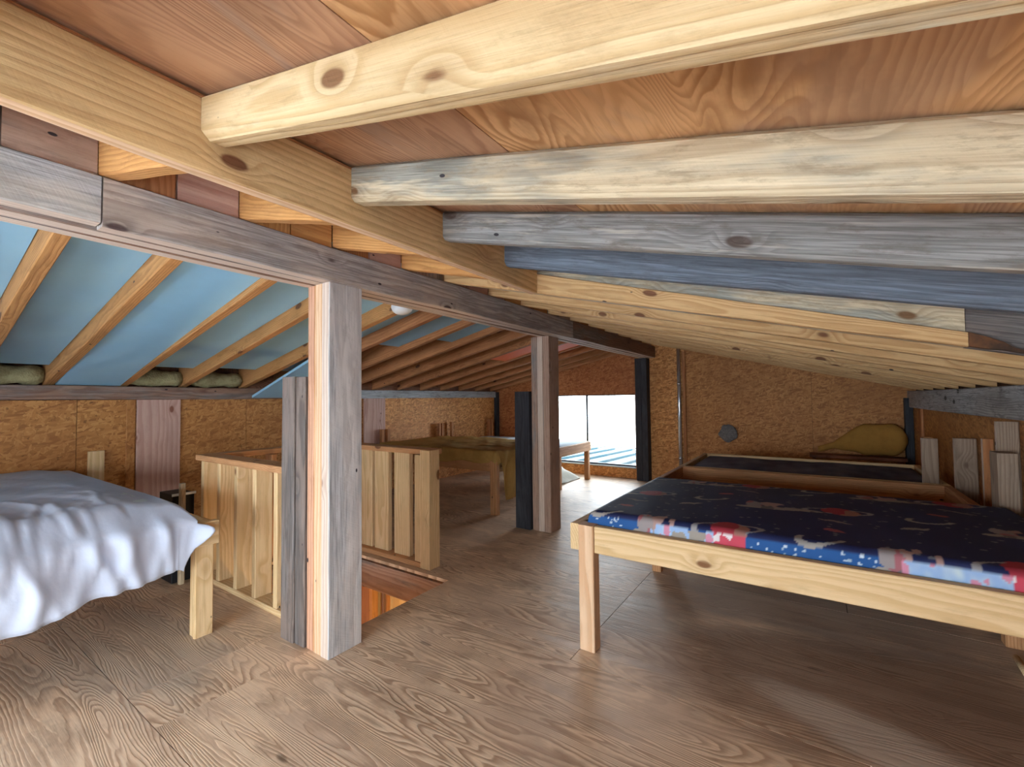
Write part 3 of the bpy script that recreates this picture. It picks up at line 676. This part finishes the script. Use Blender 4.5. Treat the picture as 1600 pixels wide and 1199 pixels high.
# left bed with the white sheet
b4 = empty('bed_frame', (-3, .3, 0), 'pine bed frame with square leg under the white sheet', 'bed')
board('foot_rail', -2.205, -2.165, -.6, .905, .385, .485, M['bedpine'], b4); board('side_rail', -3.9, -2.207, .86, .90, .385, .48, M['bedpine'], b4)
board('side_rail', -3.9, -2.207, -.6, -.56, .385, .48, M['bedpine'], b4); board('head_rail', -3.93, -3.902, -.6, .90, .385, .48, M['bedpine'], b4)
board('ledger', -2.25, -2.208, -.5, .83, .36, .40, M['bedpine'], b4)
board('leg', -2.25, -2.207, .83, .858, .001, .384, M['bedpine'], b4); board('leg', -2.205, -2.185, .825, .895, .001, .383, M['bedpine'], b4)
board('leg', -3.88, -3.82, .80, .858, .001, .384, M['bedred'], b4); board('leg', -2.25, -2.207, -.5, -.44, .001, .384, M['bedpine'], b4)
board('head_post', -3.93, -3.90, .86, .94, .49, .685, M['bedpine'], b4, axis=2)
board('deck', -3.9, -2.26, -.55, .855, .402, .43, M['ply'], b4, seg=2)
rounded_slab('mattress', -3.88, -2.37, -.55, .77, .432, .575, .04, M['palecloth'], b4, step=.06)

def drape(name, x0, x1, y0, y1, zt, hang_x, hang_n, hang_p, mat, label, cat, foot=1, seed=1, step=.02, amp=.03, topw=.006, ex=.012, flare=None, creases=()):
    """cloth over a box top; hang_x(y) past the foot edge x1, hang_n(x) past y0, hang_p(x) past y1"""
    nx = int((x1-x0)/step)+1; hxs = 16; hys = 12
    us = [('t', x0+(x1-x0)*i/nx) for i in range(nx+1)]+[('h', (i+1)/hxs) for i in range(hxs)]
    ny = int((y1-y0)/step)+1
    vn = [('n', 1-i/hys) for i in range(hys)] if hang_n else []
    vp = [('p', (i+1)/hys) for i in range(hys)] if hang_p else []
    vsl = vn+[('t', y0+(y1-y0)*j/ny) for j in range(ny+1)]+vp
    def crease(y, q):              # q: distance past the foot edge, negative on top
        h = 0
        for (yc, kk, wd, am, q0, q1) in creases:
            if q0 < q < q1:
                e = min(1, (q-q0)/.10)*min(1, (q1-q)/.08); dd = (y-yc-kk*max(q, -.1)-.02*math.sin(q*14+yc*9))/(.58*wd*(1+1.2*max(0, q)))
                h += .50*am*e*(math.exp(-abs(dd)**1.5)-.45*math.exp(-(dd-1.8)**2))
        return h
    vs = []
    for (vk_, v) in vsl:
        for (uk, u) in us:
            x = u if uk == 't' else x1; y = v if vk_ == 't' else (y0 if vk_ == 'n' else y1)
            ox = hang_x(y)*u if uk == 'h' else 0
            oy = 0 if vk_ == 't' else (hang_n if vk_ == 'n' else hang_p)(x)*v
            sy = -1 if vk_ == 'n' else 1
            drop = math.hypot(ox, oy) if (ox and oy) else ox+oy
            dx = dy = 0
            if drop > 0:
                r = .03; a = min(drop/r, math.pi/2)
                out = r*math.sin(a)*.5+(ex*min(1, drop/.13)**.8 if ox else min(ex, .02))
                dz = r*(1-math.cos(a))+max(0, drop-r*math.pi/2) if True else 0
                if ox and oy: wx, wy = ox/drop, oy/drop
                else: wx, wy = (1, 0) if ox else (0, 1)
                rg = lambda q: 1-2*abs(math.sin(q)); sk_ = y*11+drop*5*math.sin(y*4)
                fold = amp*min(1, drop/.14)*((fnoise(sk_*1.3, drop*5, seed)+.55*rg(sk_*1.15+1.2*math.sin(y*5))*(.4+.6*math.sin(y*7+1)**2)+.3*fnoise(y*34, drop*22, seed+5))*wx+(fnoise(x*15, drop*3, seed+3)+.3*fnoise(x*34, drop*20, seed+2))*wy)
                cr_ = crease(y, ox) if ox else 0
                dx = (out+fold+cr_)*wx; dy = (r*math.sin(a)*.5+min(ex, .02)+fold)*wy*sy
                if ox and oy:
                    dx += .03*min(1, drop/.1)*wx; dy += .045*min(1, drop/.1)*wy*sy
                z = zt-dz
            else:
                z = zt+topw*(fnoise(x*6+y*3, y*9, seed)+.6*fnoise(x*17-y*9, y*13+x*5, seed+1)+.3*fnoise(x*31+y*24, y*29-x*9, seed+2))
                de = x1-x; z += .45*crease(y, -de)
                if de < .55: z += topw*2.0*(fnoise(y*15+de*5, de*3, seed)-.5*abs(math.sin(y*12.6+de*6)))*(1-de/.55)     # folds running over the edge
                if de < .06: z -= .010*(1-de/.06)**2
            P = [x+dx, y+dy, z]
            if flare: P = flare(P, ox, oy)
            vs.append(P)
    n = len(us); fs = [(j*n+i, j*n+i+1, (j+1)*n+i+1, (j+1)*n+i) for j in range(len(vsl)-1) for i in range(n-1)]
    o = obj(name, vs, fs, mat, None, smooth=True, label=label); o['category'] = cat
    sd = o.modifiers.new('thickness', 'SOLIDIFY'); sd.thickness = .004; sd.offset = 1
    return o
def sst(a, b, x):
    t = max(0, min(1, (x-a)/(b-a))); return t*t*(3-2*t)
def fl(P, ox, oy):
    yy_, xx_ = P[1], P[0]
    P[0] -= .085*sst(.55, .76, yy_)*sst(-2.9, -2.42, xx_)       # rounded mattress corner
    P[2] -= .022*sst(.60, .74, yy_)
    if ox and oy:                                   # the loose corner kicks up and out over the rail end
        k_ = sst(.02, .10, oy)*math.exp(-((ox-.15)/.06)**2)
        P[0] += .17*k_; P[1] += .075*k_; P[2] += .05*k_
    if ox:                                          # the cloth lies over the foot rail, never through it
        lim = -2.152 if P[2] < .50 else -2.152-(P[2]-.50)*2.0
        if P[0] < lim: P[0] = lim+.25*max(-.02, min(0, P[0]-lim+.04))
        g_ = .5+.5*math.sin(yy_*31+2.2*math.sin(yy_*9)+P[2]*9)
        P[0] += (.030*g_**3+.012*(.5+.5*math.sin(yy_*57-P[2]*16))**3)*sst(.03, .16, ox)*(1-sst(.70, .76, yy_))
    return P
drape('sheet', -3.9, -2.385, -.6, .745, .597, lambda y: .27+.10*max(0, min(1, (.8-y)/.6))+.008*math.sin(y*23), None, lambda x: .10+.02*math.sin(x*9), M['sheet'],
      'crumpled white bed sheet hanging over the left bed', 'sheet', seed=2.3, step=.011, amp=.010, topw=.005, ex=.225, flare=fl,
      creases=[(.72, -.05, .018, .030, -.25, .5), (.60, .10, .022, .034, -.38, .5), (.53, -.25, .014, .022, -.1, .3), (.46, .22, .026, .036, -.22, .5), (.37, -.12, .018, .030, -.45, .5),
               (.30, .25, .016, .026, -.1, .5), (.22, -.1, .022, .032, -.3, .5), (.12, .1, .02, .03, -.3, .5), (.0, -.1, .02, .03, -.3, .5), (-.15, .1, .02, .03, -.3, .5), (-.3, 0, .02, .03, -.3, .5),
               (.66, .35, .010, .016, .02, .28), (.42, -.4, .010, .016, .03, .30), (.26, .45, .011, .018, .05, .4), (.68, -.3, .008, .014, -.04, .2), (.56, .5, .008, .014, -.05, .3), (.50, -.5, .008, .014, -.03, .25), (.40, .55, .009, .015, -.06, .28), (.335, -.45, .009, .015, .0, .35), (.18, .5, .009, .015, -.04, .3)])

# olive-blanket bed and the pale bed beyond it, against the left wall
b5 = empty('bed_frame', (-3.1, 3.7, 0), 'reddish pine bed frame under the olive blanket behind the railing', 'bed')
board('side_rail', -3.92, -2.335, 3.15, 3.185, .36, .47, M['bedred'], b5); board('side_rail', -3.92, -2.335, 4.16, 4.195, .36, .47, M['bedred'], b5)
board('foot_rail', -2.333, -2.298, 3.15, 4.195, .36, .47, M['bedpine'], b5); board('head_rail', -3.94, -3.921, 3.187, 4.158, .36, .47, M['bedred'], b5)
board('deck', -3.9, -2.34, 3.19, 4.155, .40, .43, M['ply'], b5, seg=2)
board('leg', -2.345, -2.27, 3.135-.03, 3.148, .001, .46, M['bedred'], b5); board('leg', -2.345, -2.285, 4.197, 4.24, .001, .46, M['bedred'], b5)
for y in (3.24, 3.32): board('head_post', -3.92, -3.88, y-.03, y+.01, .002, .68, M['redraf'], b5, axis=2)
for y in (4.10, 4.15): board('head_post', -3.915, -3.875, y, y+.03, .44, .70, M['redraf'], b5, axis=2)
rounded_slab('mattress', -3.88, -2.34, 3.20, 4.15, .432, .53, .04, M['palecloth'], b5, step=.06)
def scal(x): return .12+.035*math.sin(x*9.5+.6)*math.cos(x*3)
drape('blanket', -3.82, -2.31, 3.155, 4.17, .545, lambda y: .12 if y < 3.2 else .12+.34*min(1, (y-3.2)/.05) if y < 3.75 else .2, scal, None, M['olive'],
      'olive quilted blanket over the bed behind the stair railing', 'blanket', seed=5.1, step=.02, amp=.022, topw=.008)
b6 = empty('bed_frame', (-3.1, 4.75, 0), 'pine bed frame below the far window with a leg at the aisle', 'bed')
board('side_rail', -3.92, -2.305, 4.26, 4.295, .36, .462, M['bedred'], b6); board('side_rail', -3.92, -2.305, 5.10, 5.135, .36, .462, M['bedpine'], b6)
board('foot_rail', -2.33, -2.295, 4.297, 5.10, .355, .46, M['bedred'], b6); board('head_rail', -3.94, -3.921, 4.297, 5.098, .36, .46, M['bedred'], b6)
board('deck', -3.9, -2.335, 4.297, 5.098, .39, .42, M['ply'], b6, seg=2)
board('leg', -2.36, -2.305, 5.045, 5.098, .001, .354, M['bedred'], b6); board('leg', -2.36, -2.305, 4.30, 4.36, .001, .354, M['bedred'], b6)
for y in (4.33, 5.13, 5.19): board('head_post', -3.915, -3.875, y, y+.035, .46, .71, M['redraf'], b6, axis=2)
rounded_slab('mattress', -3.88, -2.335, 4.30, 5.095, .422, .48, .04, M['palecloth'], None, step=.06, label='pale blue mattress on the bed under the far window', cat='mattress')
# bedding slumped under the far bed
vs = []; n = 12
for j in range(n+1):
    for i in range(n+1):
        x = -2.95+.52*i/n; y = 4.45+.62*j/n; t = i/n
        z = .30*(1-t)**1.2+.02*fnoise(i*.9, j*.8, 3)+.012
        vs.append((x, y, max(.006, z)))
o = obj('cushion', vs+[(v[0], v[1], .004) for v in vs], [(j*(n+1)+i, j*(n+1)+i+1, (j+1)*(n+1)+i+1, (j+1)*(n+1)+i) for j in range(n) for i in range(n)]
        + [(a+(n+1)**2, b+(n+1)**2, b, a) for (a, b) in [(i, i+1) for i in range(n)]]+[(a, b, b+(n+1)**2, a+(n+1)**2) for (a, b) in [(n*(n+1)+i, n*(n+1)+i+1) for i in range(n)]]
        + [(a, b, b+(n+1)**2, a+(n+1)**2) for (a, b) in [((j+1)*(n+1), j*(n+1)) for j in range(n)]]
        + [(a, b, b+(n+1)**2, a+(n+1)**2) for (a, b) in [(j*(n+1)+n, (j+1)*(n+1)+n) for j in range(n)]], M['greycloth'], None, smooth=True, label='grey wedge of bedding slumped on the floor under the far bed')
o['category'] = 'bedding'

# ------------------------------------------------------------------ insulation: foam boards between the left rafters, batts at the eaves
def foam(y0, y1, x0, x1, rise, lab, tilt=0, drop=0, drop0=0):
    n = 6; vs, bc_ = [], []
    for i in range(n+1):
        x = x0+(x1-x0)*i/n; t = 1-i/n
        z = zl(x)+rise-drop0*t**2
        vs += [(x, y0, z), (x, y1, z-tilt), (x, y1, z-tilt+.03), (x, y0, z+.03)]
    fs = []
    for i in range(n):
        for j in range(4): fs.append((i*4+j, i*4+(j+1) % 4, i*4+4+(j+1) % 4, i*4+4+j))
    fs += [(3, 2, 1, 0), (n*4, n*4+1, n*4+2, n*4+3)]
    o = obj('foam_board', vs, fs, M['foam'], None, label=lab, origin=(x0, y0, zl(x0))); tag(o, None, 'insulation', 'blue foam boards between the left rafters')
    bm = bmesh.new(); bm.from_mesh(o.data); bmesh.ops.recalc_face_normals(bm, faces=bm.faces); bm.to_mesh(o.data); bm.free()
    return o
gp = .003
foam(.048, .34-gp, -3.8, -1.75, .09, 'blue foam board at the left edge of the photo, before the first visible rafter')
foam(.388, .655-gp, -3.8, -1.75, .085, 'dim blue foam board between the first two visible left rafters')
foam(.703, 1.02-gp, -3.92, -1.75, .030, 'brightest blue foam board, reaching down to the wall plate', drop0=.035)
foam(1.068, 1.375-gp, -3.72, -1.75, .08, 'shaded blue foam board just left of the thick post, above an eave batt')
foam(1.423, 1.80-gp, -3.7, -1.75, .085, 'blue foam board partly behind the top of the thick post')
foam(1.848, 2.09-gp, -3.7, -1.75, .085, 'short visible foam board right of the thick post beside the lamp')
foam(2.138, 2.445-gp, -2.75, -1.75, .05, 'pale foam board over the aisle side right of the lamp')
foam(2.493, 2.80-gp, -2.5, -1.75, .05, 'pale foam board farthest along the roof')
# fallen board hanging out of the roof behind the short grey post
vs = []
P4 = [(-3.90, 1.87, 1.03), (-3.90, 2.3, 1.03), (-3.0, 2.2, zl(-3.0)-.012), (-3.0, 1.87, zl(-3.0)-.012)]
o = prism('foam_board', P4, (0, 0, .02), M['foam'], None, label='loose blue foam board drooping below the wall plate behind the short grey post'); tag(o, None, 'insulation', 'blue foam boards between the left rafters')
def batt(y0, y1, lab):
    n, mseg = 10, 10; vs = []
    for i in range(n+1):
        y = y0+(y1-y0)*i/n; e = 1-abs(2*i/n-1)**6*.25
        for j in range(mseg):
            a = 2*math.pi*j/mseg; rr = (.062+.01*fnoise(i*1.1, j*1.4, y0*9))*e
            vs.append((XL+.005+rr*1.1*math.cos(a), y, 1.175+rr*.95*math.sin(a)))
    fs = [(i*mseg+j, i*mseg+(j+1) % mseg, (i+1)*mseg+(j+1) % mseg, (i+1)*mseg+j) for i in range(n) for j in range(mseg)]
    fs += [tuple(range(mseg-1, -1, -1)), tuple(n*mseg+j for j in range(mseg))]
    o = obj('insulation_batt', vs, fs, M['batt'], None, smooth=True, label=lab); tag(o, None, 'insulation', 'yellow batts at the eaves')
batt(.392, .65, 'yellowish fibre batt stuffed at the eave, leftmost in the photo')
batt(1.072, 1.37, 'yellowish fibre batt stuffed at the eave under the shaded foam board')
batt(1.43, 1.79, 'torn yellowish fibre batt at the eave nearest the short grey post')
for (a, b) in [(.703, 1.017), (.048, .337), (1.85, 2.085)]+[(y+.05, y+.352) for y in LY[8:17]]:
    board('blocking', XL-.06, XL-.02, a, b, 1.10, 1.28, M['plydark'], cl, seg=1)

# ------------------------------------------------------------------ small things
lf = empty('ceiling_lamp', (-1.975, 1.78, 1.55), 'white round lamp holder below the ridge beam right of the thick post', 'lamp')
def lathe(name, prof, c, mat, parent, seg=28, label=None):
    vs, fs = [], []
    for (r, z) in prof:
        for j in range(seg):
            a = 2*math.pi*j/seg; vs.append((c[0]+r*math.cos(a), c[1]+r*math.sin(a), c[2]+z))
    for i in range(len(prof)-1):
        for j in range(seg): fs.append((i*seg+j, i*seg+(j+1) % seg, (i+1)*seg+(j+1) % seg, (i+1)*seg+j))
    return obj(name, vs, fs, mat, parent, smooth=True, label=label)
lathe('base', [(0.001, .012), (.05, .012), (.052, .0), (.05, -.004)], (-1.975, 1.78, 1.552), M['white'], lf)
lathe('dome', [(.06, -.004), (.061, -.018), (.054, -.036), (.036, -.05), (.014, -.056), (.001, -.057)], (-1.975, 1.78, 1.552), M['white'], lf)
cb = empty('electric_cable', (-1.76, 1.2, 1.1), 'white electric cable looping down behind the left edge of the thick post', 'cable')
tube('cable', [(-1.735, 1.21, 1.46), (-1.755, 1.21, 1.40), (-1.775, 1.21, 1.30), (-1.772, 1.21, 1.22), (-1.755, 1.21, 1.16), (-1.745, 1.21, 1.12)], .006, M['cable'], cb, 8)
tube('wire', [(-1.75, 1.21, 1.15), (-1.785, 1.2, 1.165), (-1.80, 1.19, 1.19), (-1.79, 1.18, 1.15), (-1.76, 1.18, 1.125)], .0045, M['bluecap'], cb, 8, label='blue wire end')
cn = empty('conduit', (-1.30, 5.39, 0), 'shiny steel conduit pipe standing on the end wall', 'pipe')
tube('pipe', [(-1.298, 5.385, .005), (-1.298, 5.385, .9), (-1.298, 5.385, zr(-1.298)+.1)], .021, M['steel'], cn, 18)
for z in (.28, 1.15): tube('strap', [(-1.298, 5.385, z), (-1.298, 5.385, z+.02)], .0235, M['steel'], cn, 18)
# fibre wad in a hole of the end wall
vs, fs = [], []; n1, n2 = 16, 28
for i in range(n1+1):
    for j in range(n2):
        a, b = math.pi*i/n1, 2*math.pi*j/n2; r = .092*(1+.12*fnoise(i*.9, math.sin(b)*2, 4)+.07*fnoise(math.cos(b)*5, i*1.7+math.sin(b)*3, 1))
        vs.append((-.79+r*math.sin(a)*math.cos(b), 5.39+r*.45*math.sin(a)*math.sin(b)*.6, .595+r*math.cos(a)))
fs = [(i*n2+j, i*n2+(j+1) % n2, (i+1)*n2+(j+1) % n2, (i+1)*n2+j) for i in range(n1) for j in range(n2)]
o = obj('fibre_wad', vs, fs, M['fluff'], None, smooth=True, label='dark grey wad of fibre stuck on the end wall above the beds'); o['category'] = 'wad'
# mustard bundle leaning at the end wall
vs = []; n1, n2 = 26, 18
for i in range(n1+1):
    t = i/n1; x = .02+.665*t
    hgt = .03+.0*t if t < .2 else .03+.115*min(1, (t-.2)/.35)**.8  # thin left tail stands in for a dark strip of shadow
    if t > .82: hgt *= math.sqrt(max(.02, 1-((t-.82)/.185)**2))
    for j in range(n2):
        a = 2*math.pi*j/n2; vs.append((x, 5.315+.5*min(hgt, .11)*math.sin(a)*1.1, .575+.015*t+hgt*(1+.04*fnoise(i*.7, j, 2))*math.cos(a)-.10*(1-min(1, t/.45))))
fs = [(i*n2+j, i*n2+(j+1) % n2, (i+1)*n2+(j+1) % n2, (i+1)*n2+j) for i in range(n1) for j in range(n2)]+[tuple(range(n2-1, -1, -1)), tuple(n1*n2+j for j in range(n2))]
o = obj('stuffed_bundle', vs, fs, M['mustard'], None, smooth=True, label='mustard brown rounded bundle with narrow shadow-shaped tail leaning by the end wall'); o['category'] = 'bundle'
# ledge the bundle lies on
lz = board('ledge', -.05, XR-.07, 5.22, 5.41, .40, .43, M['plydark'], None); tag(lz, 'dark plank ledge under the mustard bundle at the end wall', 'ledge')
for x in (-.03, XR-.12): board('bracket', x, x+.03, 5.25, 5.405, .001, .398, M['plydark'], lz)
# dark crate and pale stick behind the left bed
ct = empty('crate', (-3.05, 1.06, 0), 'black crate with pale rim beside the railing behind the left bed', 'crate')
board('crate_body', -3.14, -2.95, 1.0, 1.105, .002, .485, M['blackpl'], ct, seg=1); board('rim', -2.949, -2.943, .995, 1.11, .478, .492, M['white'], ct, seg=1)
sk = board('stick', -2.93, -2.90, 1.02, 1.045, .001, .55, M['weath'], None, axis=2); tag(sk, 'pale upright stick between the white sheet and the railing', 'stick')
o = tube('wood_offcut', [(.60, 2.46, .012), (.59, 2.30, .012)], .011, M['pale'], None, 8, label='pale wooden stick lying on the floor at the right edge'); o['category'] = 'stick'
